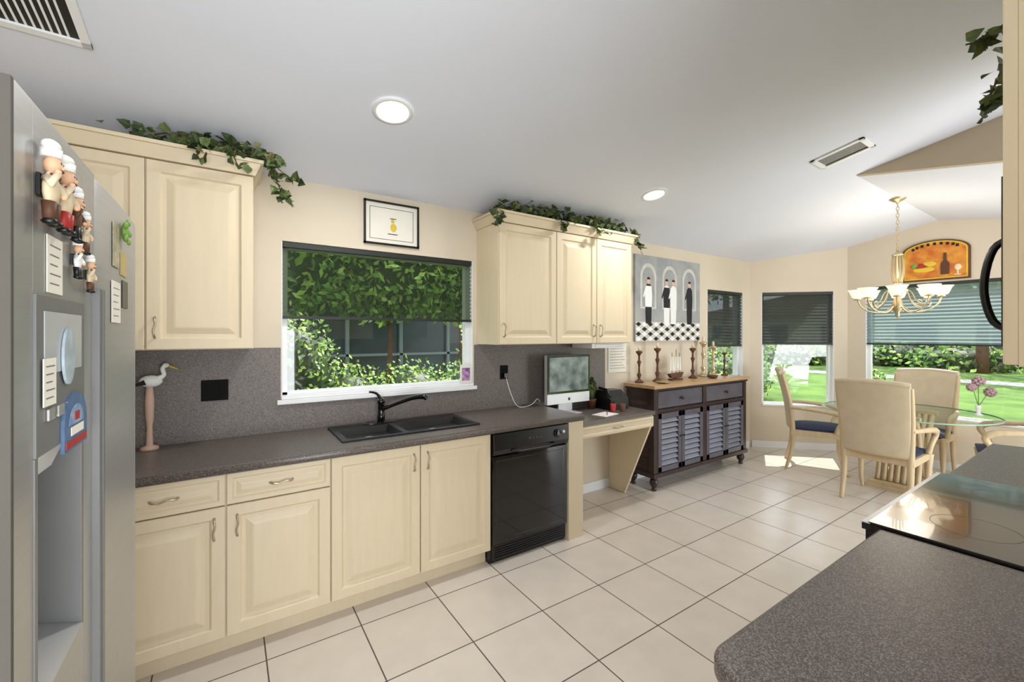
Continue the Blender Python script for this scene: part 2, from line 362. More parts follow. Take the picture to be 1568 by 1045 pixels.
# desk
DX1=3.20; DY=2.47
b=B(); b.box(2.236,DX1,DY,W-.014,.80,.832,CTR); b.box(2.24,DX1-.01,DY+.02,W-.002,.69,.799,CAB)
b.panel(2.26,DX1-.02,.70,.79,DY+.02,.018,CABH,[(0,.003),(.003,0),(.02,0),(.026,.005),(.03,.005)]); pull(b,2.72,.745,False,DY+.002)
b.prism([(DY+.03,.69),(W-.016,.69),(W-.016,0),(2.80,0)],'x',DX1-.035,DX1-.012,CAB)
b.done('built_in_desk',.0015)
YU=2.66; ZB=1.445
def crown(b,x0,x1,y0,y1,zt,r=True,l=True,f=-1):
    e=.045; xl=x0-(e if l else 0); xr=x1+(e if r else 0)
    if f<0:
        b.frus((x0-(.008 if l else 0),x1+(.008 if r else 0),y0-.008,y1),zt,(xl+.01*l,xr-.01*r,y0-e+.01,y1),zt+.06,CABH)
        b.box(xl,xr,y0-e,y1,zt+.06,zt+.078,CABH)
    else:
        b.frus((x0-(.008 if l else 0),x1+(.008 if r else 0),y0,y1+.008),zt,(xl+.01*l,xr-.01*r,y0,y1+e-.01),zt+.06,CABH)
        b.box(xl,xr,y0,y1+e,zt+.06,zt+.078,CABH)
def upper(x0,x1,splits,hnd,zt=2.37):
    b=B(); b.box(x0,x1,YU+.02,W-.002,ZB,zt,CAB)
    xs=[x0]+splits+[x1]
    for i in range(len(xs)-1): b.panel(xs[i]+g,xs[i+1]-g,ZB+.003,zt-.005,YU+.02,.02,CAB)
    for hx in hnd: pull(b,hx,ZB+.11,True,YU)
    crown(b,x0,x1,YU,W-.002,zt); return b.done('wall_cabinet',.0015)
upper(-1.0,.112,[-.78,-.331],[-.295],2.37)
upper(1.665,3.105,[2.21,2.66],[1.70,2.62,2.70],2.36)
CY=.47
def rbase(x0,x1,n):
    b=B(); b.box(x0,x1,-.168,CY-.045,.10,.873,CAB); b.box(x0,x1,-.168,CY-.10,0,.10,CAB)
    w=(x1-x0)/n
    for i in range(n): b.panel(x0+i*w+g,x0+(i+1)*w-g,.105,.868,CY-.045,.02,CAB,flip=1)
    b.done('base_cabinet',.0015)
rbase(.80,1.695,2); rbase(2.59,3.5,2)
ctop('countertop',.742,1.697,-.168,CY,rc=.06); ctop('countertop',2.583,3.55,-.168,CY+.02,rc=.0)
b=B(); x0,x1=1.70,2.58
b.box(x0,x1,-.165,CY,.02,.895,STEELD); b.panel(x0+.005,x1-.005,.15,.74,CY,.03,BLKG,flip=1)
b.box(x0,x1,CY,CY+.035,.76,.895,BLKG)
b.box(x0-.0,x1+.0,-.16,CY+.045,.896,.916,BLKG); b.box(x0+.002,x1-.002,CY+.025,CY+.046,.905,.919,ALU); b.box(x0+.006,x1-.006,-.15,CY+.03,.9165,.922,M('cooktop_glass',(48,46,44),.14,var=.1,coat=.4))
b.tube([(x0+.06,CY+.03,.70),(x0+.06,CY+.075,.70),(x1-.06,CY+.075,.70),(x1-.06,CY+.03,.70)],.011,ALU,10)
for k in range(4): b.lathe([(.02,0),(.018,.02),(.006,.024)],(x0+.15+k*.19,CY+.035,.83),ALU,16,ax='y')
RNG=M('burner_ring',(58,56,56),.3,var=.05)
for (px,py,r) in ((1.92,.30,.10),(2.36,.30,.08),(1.92,.0,.08),(2.36,.0,.1)):
    b.lathe([(r,.0),(r-.0015,0)],(px,py,.9224),RNG,40,caps=False)
b.box(x0,x1,CY-.1,CY-.05,0,.02,BLK)
b.done('electric_range')
b=B(); YF=.155
b.box(1.222,1.69,-.168,YF-.02,1.46,2.44,CAB); b.panel(1.225,1.687,1.463,2.435,YF-.02,.02,CAB,flip=1); crown(b,1.222,1.69,-.168,YF,2.44,f=1,r=False); b.done('wall_cabinet',.0015)
b=B(); b.box(1.70,2.46,-.168,YF-.02,1.96,2.44,CAB); b.panel(1.703,2.08,1.963,2.435,YF-.02,.02,CAB,flip=1); b.panel(2.083,2.457,1.963,2.435,YF-.02,.02,CAB,flip=1); crown(b,1.70,2.46,-.168,YF,2.44,f=1,r=False,l=False); b.done('wall_cabinet',.0015)
b=B(); b.box(1.703,2.457,-.165,.18,1.475,1.945,BLK); b.box(1.703,2.457,.18,.218,1.49,1.94,BLKG)
b.box(1.76,2.18,.218,.221,1.55,1.88,BLKG)
b.tube([(1.93,.215,1.53),(1.93,.262,1.56),(1.93,.282,1.665),(1.93,.262,1.78),(1.93,.215,1.81)],.010,BLK,10,sub=5)
b.done('over_range_microwave',.003)
# ---------------------------------------------------------------- refrigerator
b=B(); XF=-.195; y0,ym,y1=.687,1.026,1.474
b.box(-.95,-.265,y0+.004,y1-.004,.02,1.775,STEELD)
t=.06; XB=XF-t
b.box(XB,XF+.0005,y0-.008,y0,.10,1.80,STEELD)
b.box(XB,XF,y0,.742,.10,1.80,STEEL); b.box(XB,XF,.947,ym-.004,.10,1.80,STEEL)
b.box(XB,XF,.742,.947,.10,1.05,STEEL); b.box(XB,XF,.742,.947,1.57,1.80,STEEL)
b.box(XB,XF+.003,.742,.947,1.37,1.57,DISPG)
b.box(XB,XB+.006,.742,.947,1.05,1.37,DISPG)
b.box(XB,XF+.002,.742,.752,1.05,1.37,DISPG); b.box(XB,XF+.002,.937,.947,1.05,1.37,DISPG)
b.prism([(XB+.006,1.05),(XF+.004,1.05),(XF+.004,1.065),(XB+.006,1.085)],'y',.752,.937,STEEL)
b.prism([(XB+.006,1.36),(XF-.005,1.37),(XF-.02,1.33),(XB+.006,1.30)],'y',.80,.89,M('dispenser_chute',(205,208,210),.3,var=.03))
b.box(XF+.003,XF+.0045,.765,.925,1.47,1.55,M('dispenser_display',(176,180,182),.25,var=.03))
for i in range(4): b.box(XF+.003,XF+.006,.775+i*.037,.80+i*.037,1.41,1.425,STEEL)
n=10; poly=[(XB,ym+.004),(XB,y1)]+[(XF-.008+.008*math.sin(math.pi*k/n)**.4 if 0<k<n else XF-.008, y1-(y1-ym-.004)*k/n) for k in range(n+1)]
b.prism(poly,'z',.10,1.80,STEEL,True)
for yy in (ym-.014,ym+.014):
    b.box(XF-.002,XF+.010,yy-.005,yy+.005,.45,1.60,DISPG)
b.box(-.90,-.27,y0+.01,y1-.01,0,.02,BLK); b.box(-.27,-.225,y0+.01,y1-.01,.02,.09,BLK)
for yy in (y0+.05,y1-.05): b.box(-.27,-.21,yy-.03,yy+.03,1.801,1.815,DISPG)
b.done('refrigerator',.0025)
def chef(y,z,s=1,c=WHT,c2=RED):
    s*=.82
    b=B(TR(XF+.001+.004*s,y,z)@Matrix.Scale(s,4)); 
    b.box(-.004,.0,-.01,.01,-.01,.02,BLK)
    b.sph((.008,0,.0),(.008,.020,.026),c); b.sph((.010,0,.034),(.010,.012,.013),SKIN); b.sph((.009,0,.018),(.009,.013,.005),c2)
    b.lathe([(.011,0),(.0115,.012)],(.008,0,.044),WHT,12); b.sph((.008,0,.060),(.010,.017,.009),WHT)
    b.sph((.019,0,.031),(.003,.003,.003),SKIN,8); b.sph((.018,0,.027),(.003,.007,.002),BROWN,8)
    for q in (-1,1): b.sph((.0185,q*.004,.037),(.0015,.0015,.002),BLK,6)
    b.tube([(.008,.016,.012),(.014,.026,.0),(.018,.012,-.006)],[.006,.005,.004],c,8); b.tube([(.008,-.016,.012),(.014,-.026,.002),(.02,-.022,.018)],[.006,.005,.004],c,8)
    b.sph((.02,-.022,.02),.004,SKIN,8); b.sph((.018,.012,-.006),.004,SKIN,8)
    for q in (-1,1): b.tube([(.008,q*.008,-.018),(.008,q*.010,-.042)],[.008,.006],c2,8); b.sph((.009,q*.011,-.045),(.009,.007,.005),BLK,8)
    b.done('chef_figurine_magnet')
CREAMF=M('figurine_cream',(214,196,164),.6,var=.1,scale=60)
chef(.757,1.70,1.1,CREAMF,BROWN); chef(.812,1.70,1.1,CREAMF,RED); chef(.875,1.69,.85,BROWN,BLK); chef(.93,1.675,.7,CREAMF,BROWN); chef(.89,1.63,.65,WHT,BLK); chef(.96,1.615,.65,CREAMF,BROWN)
def note(y0,y1,z0,z1,m,name='fridge_note',x=XF+.0005,lines=5):
    b=B(); b.box(x,x+.0012,y0,y1,z0,z1,m)
    for i in range(lines):
        zz=z1-(z1-z0)*(i+1)/(lines+1); b.box(x+.0012,x+.0016,y0+(y1-y0)*.15,y1-(y1-y0)*(.15+.1*(i%3)),zz-.0008,zz+.0008,DISPG)
    b.done(name)
note(.785,.845,1.575,1.65,PAPER); note(.755,.80,1.43,1.49,PAPER,x=XF+.005); note(1.15,1.23,1.545,1.63,PAPER); note(1.16,1.22,1.66,1.75,M('photo_print',(176,168,140),.4,var=.3,scale=60),'photo_magnet',lines=0)
note(1.25,1.31,1.58,1.64,BLK,'photo_magnet',lines=0); note(1.235,1.29,1.65,1.70,M('gold_note',(190,170,110),.6,var=.1),'photo_magnet',lines=0)
b=B(TR(XF+.0032,.885,1.395)); pts=[(-.055,-.04),(.055,-.04)]+[(.055*math.cos(math.pi*k/14),.045*math.sin(math.pi*k/14)-.005) for k in range(15)]
b.prism(pts,'x',0,.004,M('magnet_dusty_blue',(78,108,146),.5,var=.15,scale=60)); b.box(.004,.005,-.05,.05,-.036,-.026,RED); b.prism([(.035*math.cos(math.pi*k/10),.028*math.sin(math.pi*k/10)-.005) for k in range(11)],'x',.004,.0045,M('magnet_sky',(160,184,204),.5,c2=(110,140,180),scale=50)); b.box(.0045,.0055,-.03,.03,-.02,-.008,PAPER); b.box(.0045,.0055,-.012,.01,.0,.012,RED); b.done('souvenir_magnet')
b=B(TR(XF+.001,1.245,1.745)); b.sph((.006,0,0),(.006,.018,.022),GRNP)
for k in range(5):
    a=k*1.3; b.sph((.01,.022*math.cos(a),.022*math.sin(a)),(.004,.012,.008),GRNP,8)
b.done('frog_magnet')
b=B(TR(XF+.005,.85,1.49)); b.prism([(.025*math.cos(2*math.pi*k/20),.04*math.sin(2*math.pi*k/20)) for k in range(20)],'x',0,.003,M('pale_blue_magnet',(170,186,196),.4,var=.15,scale=40)); b.done('fridge_magnet')
# ---------------------------------------------------------------- wall items
YW=W-.0015
b=B(); x0,x1,z0,z1=.775,1.17,2.155,2.46; f=.012
b.box(x0,x1,YW-.006,YW,z0,z1,PAPER)
for (a,c,d,e) in ((x0,x1,z0,z0+f),(x0,x1,z1-f,z1),(x0,x0+f,z0,z1),(x1-f,x1,z0,z1)): b.box(a,c,YW-.02,YW,d,e,BLK)
for (a,c,d,e) in ((x0+.04,x1-.04,z0+.04,z0+.043),(x0+.04,x1-.04,z1-.043,z1-.04),(x0+.04,x0+.043,z0+.04,z1-.04),(x1-.043,x1-.04,z0+.04,z1-.04)): b.box(a,c,YW-.007,YW-.005,d,e,BLK)
cx=(x0+x1)/2
b.sph((cx+.01,YW-.007,2.285),(.022,.002,.03),YEL); b.sph((cx+.005,YW-.007,2.33),(.012,.002,.014),YEL); b.box(cx-.015,cx+.03,YW-.008,YW-.006,2.345,2.35,BLK); b.box(cx-.03,cx+.04,YW-.008,YW-.006,2.235,2.24,BLK)
b.done('framed_picture')
BLKR=M('outlet_black',(12,12,12),.75,var=.1,spec=.2)
def outlet(x0,x1,z0,z1,n):
    b=B(); y=W-.012; b.box(x0,x1,y-.006,y,z0,z1,BLKR)
    w=(x1-x0)/n
    for i in range(n): b.box(x0+w*i+w*.28,x0+w*(i+1)-w*.28,y-.009,y-.005,z0+.03,z1-.03,BLKR)
    return b.done('wall_outlet',.001)
outlet(-.13,.0,1.14,1.26,2); outlet(1.88,1.955,1.15,1.265,1)
b=B(); b.box(1.90,1.935,W-.05,W-.022,1.165,1.20,BLK); b.tube([(1.915,W-.05,1.17),(1.93,W-.09,1.05),(2.0,W-.10,.925),(2.12,W-.12,.93),(2.2,W-.1,.97),(2.24,W-.09,.94)],.003,WHT,6,sub=5); b.done('power_adapter_cord')
b=B(); x0,x1,z0,z1=3.54,4.69,1.45,2.37
CAN=M('art_canvas',(146,150,154),.8,c2=(170,171,168),scale=5)
b.box(x0,x1,YW-.025,YW,z0,z1,CAN); ya=YW-.0258; ARC=M('art_arch',(200,198,190),.8,var=.08); FIGD=M('art_black',(28,28,32),.8,var=.1)
for k in range(3):
    cx=x0+.21+k*.365
    b.prism([(cx-.13,1.80),(cx+.13,1.80)]+[(cx+.13*math.cos(math.pi*i/12),2.14+.15*math.sin(math.pi*i/12)) for i in range(13)],'y',ya,YW-.02,ARC)
    b.prism([(cx-.10,1.82),(cx+.10,1.82)]+[(cx+.10*math.cos(math.pi*i/12),2.13+.12*math.sin(math.pi*i/12)) for i in range(13)],'y',ya-.0006,YW-.02,CAN)
def waiter(cx,jac,tro,s=1):
    y=ya-.0012
    b.prism([(cx-.045,1.64),(cx-.055,1.90),(cx-.05,2.04),(cx-.018,2.07),(cx+.018,2.07),(cx+.05,2.04),(cx+.055,1.90),(cx+.045,1.64)],'y',y,YW-.02,tro)
    b.prism([(cx-.052,1.82),(cx-.058,1.95),(cx-.048,2.045),(cx+.048,2.045),(cx+.058,1.95),(cx+.052,1.82)],'y',y-.0005,YW-.02,jac)
    b.prism([(cx+.026*math.cos(2*math.pi*k/14),2.10+.036*math.sin(2*math.pi*k/14)) for k in range(14)],'y',y-.0008,YW-.02,SKIN)
    b.prism([(cx+.026*math.cos(math.pi*k/8),2.115+.026*math.sin(math.pi*k/8)) for k in range(9)],'y',y-.001,YW-.02,FIGD)
    b.prism([(cx-.05,2.03),(cx-.09,1.93),(cx-.075,1.92),(cx-.04,1.99)],'y',y-.0007,YW-.02,jac)
waiter(3.75,WHT,FIGD); waiter(4.06,FIGD,WHT); waiter(4.18,WHT,WHT); waiter(4.48,FIGD,FIGD)
b.box(x0,x1,ya-.0003,YW-.02,z0,1.66,ARC)
for r in range(4):
    for c in range(12):
        cx=x0+.048+c*.096; cz=z0+.027+r*.052
        b.prism([(cx-.044,cz),(cx,cz-.025),(cx+.044,cz),(cx,cz+.025)],'y',ya-.0009,YW-.02,FIGD if (c+r)%2 else WHT)
b.done('wall_art_canvas')
b=B(); XS=XE-.0015; yc=1.355; 
def arc(w,zb,zs,rise,x0,x1,m):
    b.prism([(yc-w,zb),(yc+w,zb)]+[(yc+w*math.cos(math.pi*k/16),zs+rise*math.sin(math.pi*k/16)) for k in range(17)],'x',x0,x1,m)
arc(.28,2.14,2.48,.12,XS-.03,XS,BROWN); arc(.262,2.158,2.475,.11,XS-.034,XS,YEL); arc(.25,2.17,2.47,.10,XS-.036,XS,M('sign_orange',(196,96,30),.6,c2=(226,160,60),scale=9))
for (yy,zz,ry,rz,m) in ((1.45,2.27,.10,.03,YEL),(1.47,2.31,.07,.035,RED),(1.40,2.33,.06,.03,YEL),(1.52,2.32,.04,.03,GRNP)): b.sph((XS-.038,yy,zz),(.006,ry,rz),m)
b.prism([(1.235,2.20),(1.305,2.20),(1.305,2.32),(1.283,2.36),(1.281,2.44),(1.259,2.44),(1.257,2.36),(1.235,2.32)],'x',XS-.046,XS-.03,BROWN)
b.sph((XS-.036,1.17,2.27),(.008,.03,.035),M('wine_glass_paint',(230,215,180),.4,var=.05)); b.box(XS-.04,XS-.034,1.165,1.175,2.19,2.24,PAPER); b.box(XS-.04,XS-.034,1.145,1.195,2.185,2.192,PAPER)
for k in range(9):
    a=math.pi*(k+2)/12; b.box(XS-.04,XS-.035,yc+.21*math.cos(a)-.012,yc+.21*math.cos(a)+.012,2.455+.085*math.sin(a),2.485+.085*math.sin(a),FIGD)
b.done('wine_sign')
# ---------------------------------------------------------------- sideboard
b=B(); x0,x1,y0,y1=3.40,5.08,2.64,2.985
b.box(x0+.01,x1-.01,y0+.03,y1,.15,.995,DARKW)
b.box(x0-.03,x1+.03,y0-.03,y1+.003,.998,1.03,WOODT); b.box(x0-.012,x1+.012,y0-.012,y1,.975,.997,DARKW); b.box(x0-.012,x1+.012,y0-.012,y1,.135,.175,DARKW)
for xx in (x0,x0+.81,x1-.06): b.box(xx,xx+.06,y0,y0+.03,.17,.98,DARKW)
b.box(x0,x1,y0+.002,y0+.03,.755,.79,DARKW)
xs=[x0+.06,x0+.81,x0+.87,x1-.06]
LOUV=M('louver_slat_sheen',(130,132,146),.28,var=.08)  # paler slats: their grey-blue highlight is put into the colour
for (a,c) in ((xs[0],xs[1]),(xs[2],xs[3])):
    b.panel(a+.01,c-.01,.80,.965,y0+.022,.018,SHEENW,[(0,.003),(.003,0),(.015,0),(.02,.005),(.024,.005)])
    b.lathe([(.006,0),(.006,-.012),(.018,-.018),(.016,-.028),(.004,-.032)],((a+c)/2,y0+.004,.882),BLK,14,ax='y')
    mid=(a+c)/2
    for (p,q) in ((a+.005,mid-.003),(mid+.003,c-.005)):
        s=.05
        for (e,f,h,i) in ((p,p+s,.18,.75),(q-s,q,.18,.75),(p,q,.18,.18+s),(p,q,.75-s,.75)): b.box(e,f,y0-.002,y0+.022,h,i,SHEENW)
        n=9
        for k in range(n):
            zz=.18+s+(.57-2*s)*(k+.5)/n; hh=.018
            b.prism([(y0+.000,zz-hh),(y0+.004,zz-hh-.003),(y0+.028,zz+hh-.003),(y0+.024,zz+hh)],'x',p+s,q-s,LOUV)
    for q in (-.025,.025): b.lathe([(.005,0),(.005,-.01),(.012,-.016),(.003,-.024)],(mid+q,y0-.002,.50),BLK,12,ax='y')
for xx in (x0+.05,x1-.05):
    for yy in (y0+.04,y1-.05): b.lathe([(.02,0),(.026,.012),(.018,.03),(.036,.055),(.044,.085),(.034,.11),(.024,.12),(.032,.135)],(xx,yy,0),DARKW,18)
for k in range(12):
    zz=.24+k*.055; 
    b.prism([(x0-.0,zz-.02),(x0+.01,zz+.02),(x0+.012,zz+.02),(x0+.012,zz-.02)],'y',y0+.08,y1-.06,DARKW)
b.done('sideboard_cabinet',.001)
def candlestick(x,y,s,m,candle=True):
    b=B(TR(x,y,1.031)@Matrix.Scale(s,4))
    b.lathe([(.045,0),(.045,.01),(.03,.02),(.012,.035),(.016,.06),(.024,.08),(.012,.10),(.009,.16),(.014,.19),(.022,.21),(.011,.23),(.010,.27),(.018,.29),(.032,.305),(.034,.32),(.014,.325)],(0,0,0),m,18)
    if candle: b.lathe([(.012,.0),(.011,.05),(.003,.055)],(0,0,.32),M('candle_wax',(226,214,186),.5,var=.03),12)
    b.done('candlestick')
candlestick(3.50,2.90,1.0,BROWN); candlestick(3.74,2.86,1.08,BROWN); candlestick(4.36,2.86,1.05,BROWN); candlestick(4.66,2.92,1.25,BRASS); candlestick(4.80,2.88,1.1,BRASS); candlestick(4.97,2.84,.85,BROWN)
b=B(TR(4.03,2.85,1.031)); b.box(-.09,.09,-.03,.03,0,.015,BROWN); b.prism([(-.12,.07),(.12,.08),(.08,.025),(-.08,.025)],'y',-.02,.02,BROWN); b.box(-.02,.02,-.01,.01,.014,.03,BROWN)
for q in (-.06,.01,.07): b.tube([(q,0,.05),(q,0,.34-.7*abs(q))],.003,BROWN,6); b.prism([(q-.035,.10),(q+.035,.10),(q+.02,.25),(q-.015,.25)],'y',-.001,.001,PAPER)
b.done('model_ship')
b=B(TR(3.64,2.72,1.031)); b.lathe([(.02,0),(.05,.006),(.07,.02),(.066,.02),(.046,.009)],(0,0,0),BRASS,20); b.done('brass_dish')
b=B(TR(4.55,2.74,1.031)); b.lathe([(.02,0),(.05,.006),(.06,.03),(.056,.03),(.046,.009)],(0,0,0),BROWN,20); b.done('wooden_bowl')
# ---------------------------------------------------------------- desk items
b=B(TR(2.50,2.86,.833)); w=.245
b.box(-.09,.09,-.09,.08,0,.006,ALU); b.box(-.08,.08,.03,.045,.006,.16,ALU)
b.box(-w,w,-.02,.02,.085,.51,ALU); b.box(-w,w,-.024,-.018,.175,.51,BLKG); b.box(-w+.02,w-.02,-.026,-.023,.195,.49,SCREEN)
b.box(-.012,.012,-.0215,-.0195,.11,.135,BLK); b.done('desktop_computer',.003)
b=B(TR(2.99,2.80,.833)); b.box(-.12,.12,-.10,.10,0,.10,BLK); b.frus((-.12,.12,-.10,.10),.10,(-.11,.11,-.02,.10),.17,BLK); b.box(-.08,.02,-.108,-.10,.03,.08,BLKG); b.sph((.07,-.06,.12),(.02,.02,.02),BLKG)
b.tube([(-.10,-.08,.12),(-.10,-.04,.18),(-.10,.06,.19)],.014,BLK,8); b.done('desk_telephone',.006)
b=B(TR(2.812,2.88,.833)); b.lathe([(.03,0),(.045,.08),(.047,.09),(.04,.09)],(0,0,0),BROWN,16)
for k in range(110):
    a=random.random()*6.28; t=random.random()*1.3; r=.055; p=Vector((math.cos(a)*math.sin(t)*r*.6,math.sin(a)*math.sin(t)*r*.8,.11+random.random()*.03+math.cos(t)*r*2.6))
    q=Vector((random.uniform(-.3,.3),random.uniform(-1,1),random.uniform(-.3,1))).normalized()*.024; s=q.cross(Vector((1,0,.3)))*.4
    b.add([p,p+q*.5+s,p+q,p+q*.5-s],[(0,1,2,3)],LEAFI[1])
    if k%6==0: b.tube([(0,0,.08),p],.0015,GRNP,5)
b.done('potted_plant')
b=B(TR(2.70,2.60,.833,.2)); b.box(-.10,.10,-.07,.07,0,.004,PAPER); b.box(-.07,.08,-.06,.04,.004,.008,WHT); b.tube([(-.05,-.05,.012),(.06,.02,.012)],.004,RED,8); b.done('paper_stack')
for (x,y,m) in ((2.86,2.66,RED),(2.94,2.62,BROWN)):
    b=B(TR(x,y,.833)); b.lathe([(.022,0),(.026,.07),(.023,.07),(.02,.01)],(0,0,0),m,14,caps=False); b.done('small_cup')
b=B(); b.box(3.16,3.42,W-.008,W-.004,1.14,1.43,PAPER)
for k in range(8): b.box(3.18,3.40-.02*(k%3),W-.0095,W-.008,1.18+k*.028,1.184+k*.028,DISPG)
b.done('wall_calendar')
b=B(); b.box(2.66,3.08,2.72,2.98,ZB-.045,ZB-.002,WHT); b.box(2.70,3.04,2.715,2.72,ZB-.035,ZB-.012,ALU); b.done('under_cabinet_light',.003)
b=B(TR(-.345,2.92,.915)); b.lathe([(.04,0),(.038,.015),(.015,.025),(.012,.12),(.018,.17),(.02,.26),(.014,.33)],(0,0,0),M('driftwood_pink',(200,168,150),.7,var=.1),16)
b.sph((.005,0,.36),(.05,.026,.032),WHT); b.tube([(.03,0,.37),(.058,0,.39),(.052,0,.425),(.065,0,.44)],[.017,.011,.010,.011],WHT,10,sub=4); b.sph((.066,0,.442),(.015,.012,.012),WHT)
b.tube([(.075,0,.44),(.125,0,.415)],[.006,.001],YEL,8); b.sph((.07,-.010,.445),.002,BLK,8)
b.add([(-.02,-.028,.37),(-.09,-.008,.33),(-.01,-.030,.345),(-.02,.028,.37),(-.09,.008,.33),(-.01,.030,.345)],[(0,1,2),(3,4,5)],BLKM); b.done('bird_figurine')
b=B(TR(1.56,2.993,1.1385)); b.box(-.05,.05,-.0,.006,.001,.145,PAPER); b.box(-.035,.035,-.001,0,.02,.12,M('purple_print',(120,70,130),.6,c2=(200,160,200),scale=30)); b.done('greeting_card')
# ---------------------------------------------------------------- ivy
def ivy(name,p0,p1,n,drops,spread=(.06,.09,.05),size=.035,bounds=None):
    b=B(); p0=Vector(p0);p1=Vector(p1)
    def leaf(p,s):
        d=Vector((random.uniform(-1,1),random.uniform(-1,.4),random.uniform(-.8,.6))).normalized()
        nn=Vector((random.uniform(-.6,.6),random.uniform(-1,.2),random.uniform(-.2,1))).normalized(); sd=d.cross(nn)
        if sd.length<.1: return
        sd.normalize(); nn=sd.cross(d); m=LEAFI[random.choices([0,1,2],[5,4,1])[0]]
        P=[p,p+d*.25*s+sd*.55*s+nn*.12*s,p+d*.7*s+sd*.35*s+nn*.1*s,p+d*1.15*s-nn*.08*s,p+d*.7*s-sd*.35*s+nn*.1*s,p+d*.25*s-sd*.55*s+nn*.12*s]
        for v in P:
            if v.z>ceil_z(v.y)-.012: return
        b.add(P,[(0,1,2,3),(0,3,4,5)],m)
    pts=[]
    for k in range(9):
        q=p0.lerp(p1,k/8)+Vector((0,random.uniform(-.5,.5)*spread[1],.02+random.random()*spread[2])); pts.append(q)
    b.tube(pts,.004,VINE,6,sub=4)
    for k in range(n):
        t=random.random(); p=p0.lerp(p1,t)+Vector((random.gauss(0,spread[0]),random.uniform(-1,1)*spread[1],abs(random.gauss(0,spread[2]))+.005)); leaf(p,size*random.uniform(.6,1.4))
    for (a,dv,m) in drops:
        a=Vector(a);dv=Vector(dv); pts=[a+Vector((0,0,.05)),a+dv*.35+Vector((0,0,.03)),a+dv*.7,a+dv]
        b.tube(pts,.003,VINE,6,sub=4)
        for k in range(m):
            t=random.random(); i=min(int(t*3),2); q=pts[i].lerp(pts[i+1],t*3-i); leaf(q+Vector((random.gauss(0,.015),random.gauss(0,.012),random.gauss(0,.01))),size*random.uniform(.7,1.3))
    b.done(name)
ivy('ivy_garland',(-.30,2.70,2.452),(.15,2.68,2.452),240,[((.15,2.66,2.46),(.13,-.03,-.22),38),((.12,2.64,2.46),(.20,-.04,-.10),30),((-.1,2.64,2.45),(-.03,-.06,-.05),12),((.0,2.63,2.46),(.05,-.06,-.09),12)],(.07,.06,.05),.042)
ivy('ivy_garland',(1.75,2.70,2.442),(3.0,2.70,2.442),460,[((1.66,2.66,2.44),(-.07,-.06,-.14),26),((3.08,2.66,2.45),(.13,-.03,-.14),30),((2.2,2.63,2.44),(.03,-.06,-.08),14),((2.6,2.63,2.44),(.03,-.05,-.07),12)],(.06,.07,.05),.046)
ivy('ivy_garland',(1.9,.18,2.522),(2.4,.18,2.522),90,[((2.1,.20,2.54),(.05,.12,-.25),34),((2.2,.20,2.54),(-.15,.14,-.05),24),((2.3,.20,2.54),(.0,.14,-.2),30)],(.05,.05,.05),.045)
